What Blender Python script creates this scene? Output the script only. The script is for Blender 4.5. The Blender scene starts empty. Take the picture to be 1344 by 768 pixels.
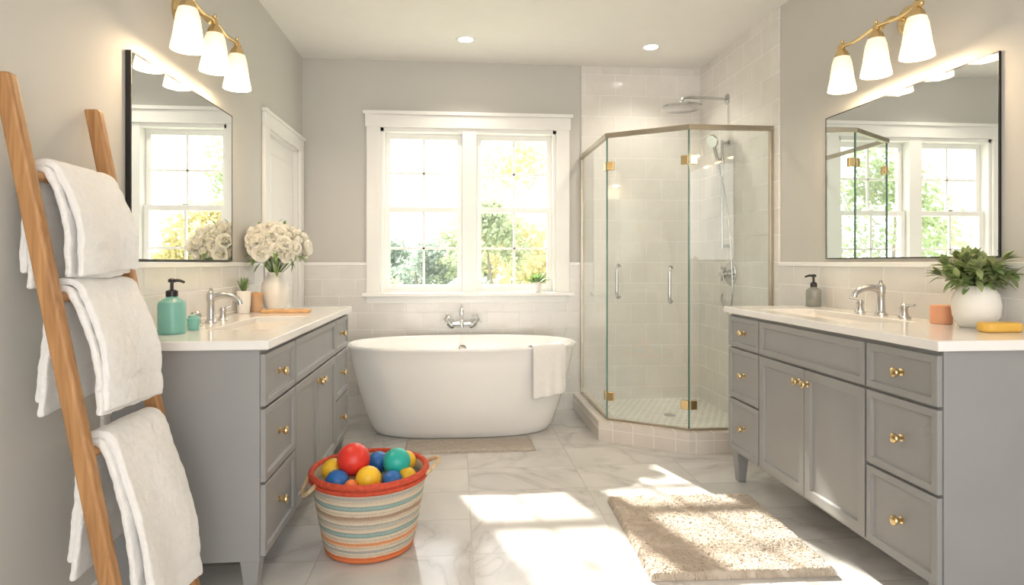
import bpy, bmesh, math, random
from mathutils import Vector, Matrix, noise
random.seed(7)
R=math.radians
XL,XR,YB,ZC=-1.17,1.955,4.75,2.705
YF=-2.0
scene=bpy.context.scene
scene.view_settings.view_transform='Standard'
# ------------------------------------------------------------------ materials
def new_mat(name):
    m=bpy.data.materials.new(name); m.use_nodes=True
    nt=m.node_tree; nt.nodes.clear()
    out=nt.nodes.new('ShaderNodeOutputMaterial')
    return m,nt,out
def pr(nt,out,col=(.8,.8,.8),rough=.5,metal=0.,**k):
    b=nt.nodes.new('ShaderNodeBsdfPrincipled')
    b.inputs['Base Color'].default_value=(*col,1); b.inputs['Roughness'].default_value=rough
    b.inputs['Metallic'].default_value=metal
    for a,v in k.items():
        b.inputs[a.replace('_',' ')].default_value=v
    nt.links.new(b.outputs[0],out.inputs[0]); return b
def mapping(nt,scale=(1,1,1),loc=(0,0,0),src='Object'):
    tc=nt.nodes.new('ShaderNodeTexCoord'); mp=nt.nodes.new('ShaderNodeMapping')
    mp.inputs['Scale'].default_value=scale; mp.inputs['Location'].default_value=loc
    nt.links.new(tc.outputs[src],mp.inputs[0]); return mp.outputs[0]
def noise_n(nt,vec,scale,detail=3,dist=0,rough=.5):
    n=nt.nodes.new('ShaderNodeTexNoise'); n.inputs['Scale'].default_value=scale
    n.inputs['Detail'].default_value=detail; n.inputs['Distortion'].default_value=dist
    n.inputs['Roughness'].default_value=rough
    if vec is not None: nt.links.new(vec,n.inputs['Vector'])
    return n
def ramp(nt,fac,stops,interp='LINEAR'):
    r=nt.nodes.new('ShaderNodeValToRGB'); r.color_ramp.interpolation=interp
    e=r.color_ramp.elements
    while len(e)<len(stops): e.new(.5)
    for i,(p,c) in enumerate(stops):
        e[i].position=p; e[i].color=(*c,1)
    nt.links.new(fac,r.inputs[0]); return r.outputs[0]
def bump(nt,b,h,strength=.3,dist=.01):
    bn=nt.nodes.new('ShaderNodeBump'); bn.inputs['Strength'].default_value=strength
    bn.inputs['Distance'].default_value=dist
    nt.links.new(h,bn.inputs['Height']); nt.links.new(bn.outputs[0],b.inputs['Normal'])
    return bn
def basic(name,col,rough=.5,metal=0.,var=.06,nscale=8,bstr=.05,bscale=60,**k):
    m,nt,out=new_mat(name); b=pr(nt,out,col,rough,metal,**k)
    v=mapping(nt); n=noise_n(nt,v,nscale)
    lo=tuple(c*(1-var) for c in col); hi=tuple(min(1,c*(1+var)) for c in col)
    nt.links.new(ramp(nt,n.outputs[0],[(.3,lo),(.7,hi)]),b.inputs['Base Color'])
    if bstr>0:
        n2=noise_n(nt,v,bscale,4); bump(nt,b,n2.outputs[0],bstr,.003)
    return m
M={}
M['wall']=basic('paint_greige',(.60,.585,.55),.75,var=.015,nscale=2,bstr=.06,bscale=150)
M['ceil']=basic('paint_ceiling',(.86,.84,.80),.8,var=.01,bstr=.03)
M['trim']=basic('paint_white_trim',(.90,.89,.865),.35,var=.01,bstr=.01)
M['gray']=basic('cabinet_gray_paint',(.29,.29,.287),.42,var=.03,nscale=5,bstr=.04,bscale=90)
M['porc']=basic('white_acrylic',(.92,.915,.90),.12,var=.005,bstr=0,Coat_Weight=.3)
M['sink']=basic('sink_ceramic',(.84,.79,.72),.15,var=.01,bstr=0)
M['chrome']=basic('chrome',(.74,.75,.76),.12,1.,var=.03,bstr=0)
M['nickel']=basic('brushed_nickel',(.56,.56,.56),.22,1.,var=.05,bstr=.02)
M['brass']=basic('brass',(.72,.54,.28),.24,1.,var=.08,bstr=.01)
M['bronze']=basic('antique_brass_header',(.46,.41,.33),.3,1.,var=.08,bstr=.02)
M['black']=basic('black_metal',(.025,.024,.023),.4,.3,bstr=.01)
M['blackp']=basic('black_plastic',(.02,.02,.02),.3,bstr=0)
M['teal']=basic('teal_glass',(.22,.52,.46),.3,var=.05,bstr=0)
M['smoke']=basic('smoked_glass',(.25,.26,.24),.12,var=.1,bstr=0)
M['ceram']=basic('matte_white_ceramic',(.86,.83,.78),.5,var=.03,bstr=.1,bscale=90)
M['candle']=basic('tan_candle_jar',(.62,.40,.24),.4,bstr=.02)
M['peach']=basic('peach_wax',(.85,.42,.25),.5,var=.04,bstr=.05,Subsurface_Weight=.1)
M['soap']=basic('yellow_soap',(.85,.50,.09),.4,var=.06,bstr=.05)
M['woodtray']=basic('light_wood',(.72,.42,.20),.5,var=.12,nscale=20)
M['stem']=basic('green_stem',(.16,.26,.08),.6)
M['edge']=basic('glass_edge_green',(.10,.20,.17),.15,var=.05,bstr=0)
def leafmat(name,col,tr=.35,var=.25):
    m,nt,out=new_mat(name); b=pr(nt,out,col,.5)
    v=mapping(nt); n=noise_n(nt,v,25,2)
    lo=tuple(c*(1-var) for c in col); hi=tuple(min(1,c*(1+var)) for c in col)
    c=ramp(nt,n.outputs[0],[(.35,lo),(.65,hi)])
    nt.links.new(c,b.inputs['Base Color'])
    t=nt.nodes.new('ShaderNodeBsdfTranslucent'); nt.links.new(c,t.inputs[0])
    mx=nt.nodes.new('ShaderNodeMixShader'); mx.inputs[0].default_value=tr
    nt.links.new(b.outputs[0],mx.inputs[1]); nt.links.new(t.outputs[0],mx.inputs[2])
    nt.links.new(mx.outputs[0],out.inputs[0]); return m
M['leaf']=leafmat('leaf_green',(.25,.38,.14))
M['leaf2']=leafmat('leaf_sage',(.30,.36,.17))
M['petal']=leafmat('petal_cream',(.97,.95,.87),.3,.03)
M['tgreen']=leafmat('tree_leaf_green',(.42,.49,.30),.5,.15)
M['tdark']=leafmat('tree_leaf_bluegreen',(.33,.41,.34),.5,.15)
M['tyel']=leafmat('tree_leaf_olive',(.66,.60,.32),.5,.15)
M['bark']=basic('bark',(.30,.26,.22),.9,bstr=.5)
M['grass']=basic('grass',(.48,.52,.36),.9,var=.2,nscale=1)
M['hill']=basic('hazy_hill',(.45,.50,.48),.95,var=.1,nscale=.1)  # distance haze is painted into the hill's base colour
def wood():
    m,nt,out=new_mat('oak_wood'); b=pr(nt,out,(.5,.28,.1),.45)
    v=mapping(nt,(28,28,1.6)); n=noise_n(nt,v,1.6,6,1.2)
    nt.links.new(ramp(nt,n.outputs[0],[(.25,(.27,.125,.045)),(.5,(.43,.22,.085)),(.75,(.56,.31,.13))]),b.inputs['Base Color'])
    bump(nt,b,n.outputs[0],.08,.003); return m
M['wood']=wood()
def terry(name,col,s=420):
    m,nt,out=new_mat(name); b=pr(nt,out,col,.95,Sheen_Weight=.4)
    v=mapping(nt); n=noise_n(nt,v,s,2); n2=noise_n(nt,v,60,3)
    ad=nt.nodes.new('ShaderNodeMath'); ad.operation='ADD'
    nt.links.new(n.outputs[0],ad.inputs[0]); nt.links.new(n2.outputs[0],ad.inputs[1])
    bump(nt,b,ad.outputs[0],.8,.004)
    nt.links.new(ramp(nt,n2.outputs[0],[(.3,tuple(c*.95 for c in col)),(.7,col)]),b.inputs['Base Color'])
    return m
M['towel']=terry('white_terry',(.97,.955,.935))
def rugmat(name,c1,c2,sc):
    m,nt,out=new_mat(name); b=pr(nt,out,c1,.95,Sheen_Weight=.3)
    v=mapping(nt); n=noise_n(nt,v,sc,5,.8,.6); n2=noise_n(nt,v,220,2)
    nt.links.new(ramp(nt,n.outputs[0],[(.35,c1),(.5,c2),(.62,c1)]),b.inputs['Base Color'])
    bump(nt,b,n2.outputs[0],.6,.004); return m
M['rug']=rugmat('shag_rug_cream',(.66,.57,.47),(.50,.41,.32),8)
M['rug2']=rugmat('bath_mat_beige',(.46,.41,.35),(.39,.34,.29),14)
# tiles
def tilemat(name,axes,w,h,off,c1,c2,mortar,msize=.004,rough=.12,shift=(0,0),nb=.12):
    m,nt,out=new_mat(name); b=pr(nt,out,c1,rough)
    tc=nt.nodes.new('ShaderNodeTexCoord'); sp=nt.nodes.new('ShaderNodeSeparateXYZ'); cb=nt.nodes.new('ShaderNodeCombineXYZ')
    nt.links.new(tc.outputs['Object'],sp.inputs[0])
    for i,a in enumerate(axes):
        ad=nt.nodes.new('ShaderNodeMath'); ad.operation='ADD'; ad.inputs[1].default_value=shift[i]+20*(w if i==0 else h)
        nt.links.new(sp.outputs[a],ad.inputs[0]); nt.links.new(ad.outputs[0],cb.inputs[i])
    br=nt.nodes.new('ShaderNodeTexBrick'); nt.links.new(cb.outputs[0],br.inputs['Vector'])
    br.offset=off; br.inputs['Scale'].default_value=1
    br.inputs['Brick Width'].default_value=w; br.inputs['Row Height'].default_value=h
    br.inputs['Mortar Size'].default_value=msize; br.inputs['Mortar Smooth'].default_value=.3
    br.inputs['Color1'].default_value=(*c1,1); br.inputs['Color2'].default_value=(*c2,1); br.inputs['Mortar'].default_value=(*mortar,1)
    n=noise_n(nt,tc.outputs['Object'],9,3,.3)
    mx=nt.nodes.new('ShaderNodeMix'); mx.data_type='RGBA'; mx.blend_type='MULTIPLY'; mx.inputs[0].default_value=1
    nt.links.new(br.outputs['Color'],mx.inputs[6])
    nt.links.new(ramp(nt,n.outputs[0],[(.3,(.94,.94,.935)),(.7,(1,1,1))]),mx.inputs[7])
    nt.links.new(mx.outputs[2],b.inputs['Base Color'])
    inv=nt.nodes.new('ShaderNodeMath'); inv.operation='MULTIPLY_ADD'; inv.inputs[1].default_value=-1.; 
    nt.links.new(br.outputs['Fac'],inv.inputs[0])
    ns=nt.nodes.new('ShaderNodeMath'); ns.operation='MULTIPLY'; ns.inputs[1].default_value=nb*8
    nt.links.new(n.outputs[0],ns.inputs[0]); nt.links.new(ns.outputs[0],inv.inputs[2])
    bump(nt,b,inv.outputs[0],.35,.004)
    rr=nt.nodes.new('ShaderNodeMath'); rr.operation='MULTIPLY_ADD'; rr.inputs[1].default_value=.5; rr.inputs[2].default_value=rough
    nt.links.new(br.outputs['Fac'],rr.inputs[0]); nt.links.new(rr.outputs[0],b.inputs['Roughness'])
    return m
TC1,TC2,TM=(.83,.81,.78),(.77,.75,.72),(.88,.865,.84)
M['tileX']=tilemat('zellige_tile_back',('X','Z'),.25,.128,.5,TC1,TC2,TM,shift=(.02,0))
M['tileY']=tilemat('zellige_tile_side',('Y','Z'),.25,.128,.5,TC1,TC2,TM)
SC=((.83,.80,.76),(.785,.76,.72),(.88,.86,.83))
M['stileX']=tilemat('shower_tile_back',('X','Z'),.25,.165,.5,*SC,msize=.003)
M['stileY']=tilemat('shower_tile_side',('Y','Z'),.25,.165,.5,*SC,msize=.003)
M['mosaic']=tilemat('mosaic_floor',('X','Y'),.05,.05,.5,(.78,.78,.75),(.71,.715,.68),(.86,.85,.82),.003,.25)
M['curb']=tilemat('curb_tile',('X','Z'),.11,.10,0,(.76,.70,.64),(.69,.635,.58),(.82,.79,.74),.003,.2,shift=(0,.02))
def marble(name,tiles=True,base=(.73,.715,.69),vein=(.56,.54,.515),rough=.14,vs=1.):
    m,nt,out=new_mat(name); b=pr(nt,out,base,rough)
    v=mapping(nt,(1,1,1),(5.94,6.25,0))
    vec=v
    if tiles:
        br=nt.nodes.new('ShaderNodeTexBrick'); nt.links.new(v,br.inputs['Vector']); br.offset=0.
        br.inputs['Scale'].default_value=1; br.inputs['Brick Width'].default_value=.6; br.inputs['Row Height'].default_value=.333
        br.inputs['Mortar Size'].default_value=.0035; br.inputs['Mortar Smooth'].default_value=.2
        br.inputs['Color1'].default_value=(0,0,0,1); br.inputs['Color2'].default_value=(1,1,1,1); br.inputs['Mortar'].default_value=(.5,.5,.5,1)
        va=nt.nodes.new('ShaderNodeVectorMath'); va.operation='MULTIPLY_ADD'; va.inputs[1].default_value=(6,9,4)
        nt.links.new(br.outputs['Color'],va.inputs[0]); nt.links.new(v,va.inputs[2]); vec=va.outputs[0]
    n=noise_n(nt,vec,1.3*vs,7,1.2,.5)
    veins=ramp(nt,n.outputs[0],[(.44,base),(.492,tuple((a+c)/2 for a,c in zip(base,vein))),(.50,vein),(.508,tuple((a+c)/2 for a,c in zip(base,vein))),(.57,base)])
    n2=noise_n(nt,vec,2.5*vs,4,.5)
    mx=nt.nodes.new('ShaderNodeMix'); mx.data_type='RGBA'; mx.blend_type='MULTIPLY'; mx.inputs[0].default_value=1
    nt.links.new(veins,mx.inputs[6]); nt.links.new(ramp(nt,n2.outputs[0],[(.3,(.86,.865,.88) if tiles else (.97,.97,.97)),(.65,(1,1,1))]),mx.inputs[7])
    last=mx.outputs[2]
    if tiles:
        m2=nt.nodes.new('ShaderNodeMix'); m2.data_type='RGBA'; nt.links.new(br.outputs['Fac'],m2.inputs[0])
        nt.links.new(last,m2.inputs[6]); m2.inputs[7].default_value=(.52,.50,.47,1); last=m2.outputs[2]
        inv=nt.nodes.new('ShaderNodeMath'); inv.operation='MULTIPLY'; inv.inputs[1].default_value=-1
        nt.links.new(br.outputs['Fac'],inv.inputs[0]); bump(nt,b,inv.outputs[0],.3,.002)
    nt.links.new(last,b.inputs['Base Color']); return m
M['floor']=marble('marble_floor_tile',True,(.68,.665,.64),(.50,.48,.46))
M['quartz']=marble('white_quartz',False,(.86,.845,.82),(.845,.83,.80),.12,1.5)
def glassmat(name,tint,base=.04):
    m,nt,out=new_mat(name)
    t=nt.nodes.new('ShaderNodeBsdfTransparent'); t.inputs[0].default_value=(*tint,1)
    g=nt.nodes.new('ShaderNodeBsdfGlossy'); g.inputs['Roughness'].default_value=.01; g.inputs[0].default_value=(1,1,1,1)
    lw=nt.nodes.new('ShaderNodeLayerWeight'); lw.inputs[0].default_value=.5
    p=nt.nodes.new('ShaderNodeMath'); p.operation='POWER'; p.inputs[1].default_value=4
    q=nt.nodes.new('ShaderNodeMath'); q.operation='MULTIPLY_ADD'; q.inputs[1].default_value=.8; q.inputs[2].default_value=base
    nt.links.new(lw.outputs['Facing'],p.inputs[0]); nt.links.new(p.outputs[0],q.inputs[0])
    mx=nt.nodes.new('ShaderNodeMixShader'); nt.links.new(q.outputs[0],mx.inputs[0])
    nt.links.new(t.outputs[0],mx.inputs[1]); nt.links.new(g.outputs[0],mx.inputs[2]); nt.links.new(mx.outputs[0],out.inputs[0])
    return m
M['wglass']=glassmat('window_glass',(.97,.98,.98),.03)
M['sglass']=glassmat('shower_glass',(.935,.965,.95),.06)
m,nt,out=new_mat('mirror_silver'); pr(nt,out,(.82,.85,.84),.01,1.); M['mirror']=m
def emis(name,col,st):
    m,nt,out=new_mat(name); b=pr(nt,out,(.9,.85,.78),.4)
    b.inputs['Emission Color'].default_value=(*col,1); b.inputs['Emission Strength'].default_value=st; return m,nt,b
M['bulb']=emis('downlight_lens',(1,.92,.80),12)[0]
M['shade'],nt,b=emis('frosted_glass_shade',(1,.80,.54),1.)
sp=nt.nodes.new('ShaderNodeSeparateXYZ'); nt.links.new(mapping(nt),sp.inputs[0])
mr=nt.nodes.new('ShaderNodeMapRange'); mr.inputs[1].default_value=1.96; mr.inputs[2].default_value=2.12
mr.inputs[3].default_value=1.4; mr.inputs[4].default_value=.45
nt.links.new(sp.outputs[2],mr.inputs[0]); nt.links.new(mr.outputs[0],b.inputs['Emission Strength'])
for n,c in dict(red=(.72,.04,.025),yellow=(.86,.53,.03),blue=(.02,.14,.45),tealb=(.02,.42,.36),orange=(.80,.22,.06)).items():
    M[n]=basic('plastic_ball_'+n,c,.35,var=.05,bstr=.02)
def basketmat():
    m,nt,out=new_mat('woven_striped_rope'); b=pr(nt,out,(.7,.6,.5),.85)
    v=mapping(nt); sp=nt.nodes.new('ShaderNodeSeparateXYZ'); nt.links.new(v,sp.inputs[0])
    n=noise_n(nt,v,14,3)
    ad=nt.nodes.new('ShaderNodeMath'); ad.operation='MULTIPLY_ADD'; ad.inputs[1].default_value=.012; 
    nt.links.new(n.outputs[0],ad.inputs[0]); nt.links.new(sp.outputs[2],ad.inputs[2])
    sc=nt.nodes.new('ShaderNodeMath'); sc.operation='MULTIPLY'; sc.inputs[1].default_value=1/.33
    nt.links.new(ad.outputs[0],sc.inputs[0])
    cr=(.60,.51,.39); te=(.27,.37,.34); org=(.66,.18,.06); br_=(.38,.27,.19); gr=(.42,.40,.35)
    st=[(0,org),(.09,org),(.11,cr),(.16,gr),(.20,cr),(.25,(.68,.32,.16)),(.30,cr),(.36,te),(.42,cr),(.47,gr),(.52,cr),(.57,br_),(.62,cr),(.68,te),(.74,cr),(.80,gr),(.85,cr)]
    nt.links.new(ramp(nt,sc.outputs[0],st,'CONSTANT'),b.inputs['Base Color'])
    n2=noise_n(nt,mapping(nt,(120,120,60)),1,2); bump(nt,b,n2.outputs[0],.8,.004); return m
M['basket']=basketmat()
M['redrope']=basic('red_rope',(.55,.07,.03),.8,var=.2,nscale=60,bstr=.6,bscale=200)
M['rope']=basic('jute_rope',(.60,.46,.28),.85,var=.2,nscale=60,bstr=.6,bscale=200)
# ------------------------------------------------------------------ mesh helpers
def empty(name,loc=(0,0,0)):
    e=bpy.data.objects.new(name,None); e.location=loc; e.empty_display_size=.05
    scene.collection.objects.link(e); return e
def finish(name,bm,mats,parent=None,smooth=True,ang=35):
    bmesh.ops.recalc_face_normals(bm,faces=bm.faces[:])
    me=bpy.data.meshes.new(name); bm.to_mesh(me); bm.free()
    if not isinstance(mats,(list,tuple)): mats=[mats]
    for m in mats: me.materials.append(M[m] if isinstance(m,str) else m)
    if smooth:
        me.shade_smooth(); me.set_sharp_from_angle(angle=R(ang))
    o=bpy.data.objects.new(name,me); scene.collection.objects.link(o)
    if parent is not None:
        o.parent=parent; o.matrix_parent_inverse=Matrix.Translation(-Vector(parent.location))
    return o
def bm_box(bm,x0,x1,y0,y1,z0,z1,mi=0):
    x0,x1=sorted((x0,x1)); y0,y1=sorted((y0,y1)); z0,z1=sorted((z0,z1))
    v=[bm.verts.new(p) for p in [(x0,y0,z0),(x1,y0,z0),(x1,y1,z0),(x0,y1,z0),(x0,y0,z1),(x1,y0,z1),(x1,y1,z1),(x0,y1,z1)]]
    for f in [(0,3,2,1),(4,5,6,7),(0,1,5,4),(1,2,6,5),(2,3,7,6),(3,0,4,7)]:
        fc=bm.faces.new([v[i] for i in f]); fc.material_index=mi; fc.normal_update()
    return v
def bev(o,w,seg=2):
    b=o.modifiers.new('bevel','BEVEL'); b.width=w; b.segments=seg; b.limit_method='ANGLE'; b.angle_limit=R(40)
    return o
def boxes(name,lst,mat,parent=None,bevel=0,smooth=False):
    bm=bmesh.new()
    for b in lst: bm_box(bm,*b)
    o=finish(name,bm,mat,parent,smooth)
    if bevel: bev(o,bevel)
    return o
def bm_lathe(bm,prof,M4,seg=32,mi=0,cap0=True,cap1=True):
    rings=[]
    for r,z in prof:
        rings.append([bm.verts.new(M4@Vector((r*math.cos(2*math.pi*i/seg),r*math.sin(2*math.pi*i/seg),z))) for i in range(seg)])
    for a,b in zip(rings,rings[1:]):
        for i in range(seg):
            f=bm.faces.new([a[i],a[(i+1)%seg],b[(i+1)%seg],b[i]]); f.material_index=mi
    if cap0: f=bm.faces.new(rings[0][::-1]); f.material_index=mi
    if cap1: f=bm.faces.new(rings[-1]); f.material_index=mi
def xf(loc,axis=(0,0,1)):
    q=Vector((0,0,1)).rotation_difference(Vector(axis).normalized())
    return Matrix.Translation(Vector(loc))@q.to_matrix().to_4x4()
def lathe(name,prof,loc,mat,parent=None,axis=(0,0,1),seg=32,ang=35,cap0=True,cap1=True):
    bm=bmesh.new(); bm_lathe(bm,prof,xf(loc,axis),seg,0,cap0,cap1); return finish(name,bm,mat,parent,True,ang)
def cr(pts,n=8):
    pts=[Vector(p) for p in pts]; P=[2*pts[0]-pts[1]]+pts+[2*pts[-1]-pts[-2]]; out=[]
    for i in range(1,len(P)-2):
        p0,p1,p2,p3=P[i-1:i+3]
        for k in range(n):
            t=k/n
            out.append(.5*((2*p1)+(-p0+p2)*t+(2*p0-5*p1+4*p2-p3)*t*t+(-p0+3*p1-3*p2+p3)*t**3))
    out.append(pts[-1]); return out
def bm_sweep(bm,pts,rad,seg=12,mi=0,closed=False):
    pts=[Vector(p) for p in pts]; n=len(pts)
    if not isinstance(rad,(list,tuple)): rad=[rad]*n
    elif len(rad)!=n:
        rr=rad; rad=[]
        for i in range(n):
            t=i/(n-1)*(len(rr)-1); k=min(int(t),len(rr)-2); rad.append(rr[k]*(1-(t-k))+rr[k+1]*(t-k))
    tan=[]
    for i in range(n):
        if closed: tan.append((pts[(i+1)%n]-pts[i-1]).normalized())
        else: tan.append((pts[min(i+1,n-1)]-pts[max(i-1,0)]).normalized())
    up=Vector((0,0,1)) if abs(tan[0].z)<.9 else Vector((1,0,0))
    u=tan[0].cross(up).normalized(); rings=[]
    for i in range(n):
        if i: 
            u=(tan[i-1].rotation_difference(tan[i])@u); u=(u-tan[i]*u.dot(tan[i])).normalized()
        w=tan[i].cross(u)
        rings.append([bm.verts.new(pts[i]+rad[i]*(u*math.cos(2*math.pi*k/seg)+w*math.sin(2*math.pi*k/seg))) for k in range(seg)])
    m=n if closed else n-1
    for i in range(m):
        a,b=rings[i],rings[(i+1)%n]
        for k in range(seg):
            f=bm.faces.new([a[k],a[(k+1)%seg],b[(k+1)%seg],b[k]]); f.material_index=mi
    if not closed:
        for r_ in (rings[0],rings[-1][::-1]):
            f=bm.faces.new(r_); f.material_index=mi
def sweep(name,pts,rad,mat,parent=None,seg=12,closed=False):
    bm=bmesh.new(); bm_sweep(bm,pts,rad,seg,0,closed); return finish(name,bm,mat,parent,True,50)
def bm_sphere(bm,c,r,mi=0,sub=3):
    b=bmesh.ops.create_icosphere(bm,subdivisions=sub,radius=r,matrix=Matrix.Translation(Vector(c)))
    for v in b['verts']:
        for f in v.link_faces: f.material_index=mi
# ------------------------------------------------------------------ room shell
boxes('floor',[(XL-.15,XR+.15,YF,YB+.15,-.1,0)],'floor')
boxes('ceiling',[(XL-.15,XR+.15,YF,YB+.15,ZC,ZC+.15)],'ceil')
WX0,WX1,WZ0,WZ1=-.585,.775,.92,2.19
boxes('wall_back',[(XL-.15,WX0,YB,YB+.15,0,ZC),(WX1,XR+.15,YB,YB+.15,0,ZC),(WX0,WX1,YB,YB+.15,0,WZ0),(WX0,WX1,YB,YB+.15,WZ1,ZC)],'wall')
DY0,DY1,DZ=3.88,4.62,1.98
boxes('wall_left',[(XL-.15,XL,YF,DY0,0,ZC),(XL-.15,XL,DY1,YB,0,ZC),(XL-.15,XL,DY0,DY1,DZ,ZC)],'wall')
boxes('wall_right',[(XR,XR+.15,YF,YB,0,ZC)],'wall')
TZ=1.15; tt=.012
boxes('wall_tile_back',[(XL,-.69,YB-tt,YB,0,TZ),(-.69,.88,YB-tt,YB,0,.84),(.88,.975,YB-tt,YB,0,TZ)],'tileX')
boxes('wall_tile_left',[(XL,XL+tt,2.12,3.78,0,TZ)],'tileY')
boxes('wall_tile_right',[(XR-tt,XR,YF,3.54,0,TZ)],'tileY')
boxes('shower_tile_back',[(.975,XR,YB-tt,YB,0,ZC)],'stileX')
boxes('shower_tile_right',[(XR-tt,XR,3.54,YB-tt,0,ZC)],'stileY')
boxes('trim_1',[(XL+tt,-.69,YB-.018,YB-tt,TZ-.02,TZ+.004),(.88,.975,YB-.018,YB-tt,TZ-.02,TZ+.004)],'porc',bevel=.003)
boxes('trim_2',[(XR-.018,XR-tt,YF,3.54,TZ-.02,TZ+.004)],'porc',bevel=.003)
boxes('trim_3',[(XL+tt,XL+.018,2.12,3.78,TZ-.02,TZ+.004)],'porc',bevel=.003)
boxes('baseboard_left',[(XL,XL+.015,YF,2.12,0,.12)],'trim',bevel=.004)
# door
d=empty('door_1',(XL,(DY0+DY1)/2,0))
boxes('casing',[(XL,XL+.022,DY0-.095,DY0,0,DZ+.0),(XL,XL+.022,DY1,DY1+.095,0,DZ),(XL,XL+.022,DY0-.095,DY1+.095,DZ,DZ+.085),(XL,XL+.034,DY0-.105,DY1+.105,DZ+.085,DZ+.105)],'trim',d,bevel=.004)
boxes('jamb',[(XL-.14,XL,DY0,DY0+.015,0,DZ),(XL-.14,XL,DY1-.015,DY1,0,DZ),(XL-.14,XL,DY0,DY1,DZ-.015,DZ)],'trim',d)
bm=bmesh.new()
bm_box(bm,XL-.065,XL-.03,DY0+.016,DY1-.016,.005,DZ-.017)
o=finish('slab',bm,'trim',d,False)
for i,(z0,z1) in enumerate([(.14,.86),(.98,1.86)]):
    bm=bmesh.new(); bm_box(bm,XL-.03,XL-.022,DY0+.12,DY1-.12,z0,z1)
    f=max(bm.faces,key=lambda f:f.calc_center_median().x)
    bmesh.ops.inset_region(bm,faces=[f],thickness=.03)
    for v in f.verts: v.co.x+=.008
    bev(finish('raised_panel_%d'%(i+1),bm,'trim',d,False),.003)
lathe('knob',[(.025,0),(.025,.006),(.01,.012),(.01,.035),(.026,.045),(.028,.055),(.018,.068)],(XL-.03,DY0+.07,.95),'brass',d,(1,0,0))
# window
w=empty('window_1',((WX0+WX1)/2,YB,WZ0))
yb=YB
boxes('casing',[(-.69,WX0,yb-.022,yb,.92,2.2),(WX1,.88,yb-.022,yb,.92,2.2),(-.70,.89,yb-.026,yb,2.19,2.285),(-.715,.905,yb-.045,yb,2.285,2.312)],'trim',w,bevel=.003)
boxes('stool',[(-.715,.905,yb-.10,yb+.06,.895,.922)],'trim',w,bevel=.005)
boxes('apron',[(-.69,.88,yb-.02,yb,.84,.895)],'trim',w,bevel=.003)
fr=[];gl=[]
fr+=[(WX0,WX0+.025,yb,yb+.14,WZ0,WZ1),(WX1-.025,WX1,yb,yb+.14,WZ0,WZ1),(WX0,WX1,yb,yb+.14,WZ1-.03,WZ1),(WX0,WX1,yb+.03,yb+.14,WZ0,WZ0+.02)]
mc=.095; fr.append((mc-.055,mc+.055,yb-.004,yb+.14,WZ0,WZ1))
for (a,b_) in [(WX0+.025,mc-.055),(mc+.055,WX1-.025)]:
    zm=1.565
    for (z0,z1,ya) in [(WZ0+.02,zm+.02,yb+.045),(zm-.02,WZ1-.03,yb+.08)]:
        s=.04; yy=ya+.032
        fr+=[(a,a+s,ya,yy,z0,z1),(b_-s,b_,ya,yy,z0,z1),(a+s,b_-s,ya,yy,z0,z0+s),(a+s,b_-s,ya,yy,z1-s,z1)]
        xm=(a+b_)/2; zz=(z0+z1)/2
        fr+=[(xm-.009,xm+.009,ya+.006,yy-.006,z0+s,z1-s),(a+s,b_-s,ya+.006,yy-.006,zz-.009,zz+.009)]
        gl.append((a+s,b_-s,ya+.016,z0+s,z1-s))
boxes('sash_frames',fr,'trim',w,bevel=.002)
bm=bmesh.new()
for a,b_,y,z0,z1 in gl:
    bm.faces.new([bm.verts.new(p) for p in [(a,y,z0),(b_,y,z0),(b_,y,z1),(a,y,z1)]])
finish('glass_panes',bm,'wglass',w,False)
boxes('sash_locks',[(x-.02,x+.02,yb+.05,yb+.075,1.585,1.597) for x in (-.26,.45)],'nickel',w)
# downlights
for i,(x,y) in enumerate([(.06,4.25),(1.39,4.28)]):
    e=empty('recessed_downlight',(x,y,ZC))
    lathe('trim_ring',[(.048,0),(.05,-.004),(.066,-.006),(.07,0)],(x,y,ZC),'trim',e,cap0=False,cap1=False)
    lathe('lens',[(.0,-.003),(.05,-.003)],(x,y,ZC),'bulb',e,cap0=False,cap1=False)
    L=bpy.data.lights.new('downlight_lamp','SPOT'); L.energy=36; L.color=(1,.90,.76); L.spot_size=R(125); L.spot_blend=.7; L.shadow_soft_size=.05
    lo=bpy.data.objects.new('downlight_lamp',L); lo.location=(x,y,ZC-.012); scene.collection.objects.link(lo)
    lo.parent=e; lo.matrix_parent_inverse=Matrix.Translation(-Vector(e.location))
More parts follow.
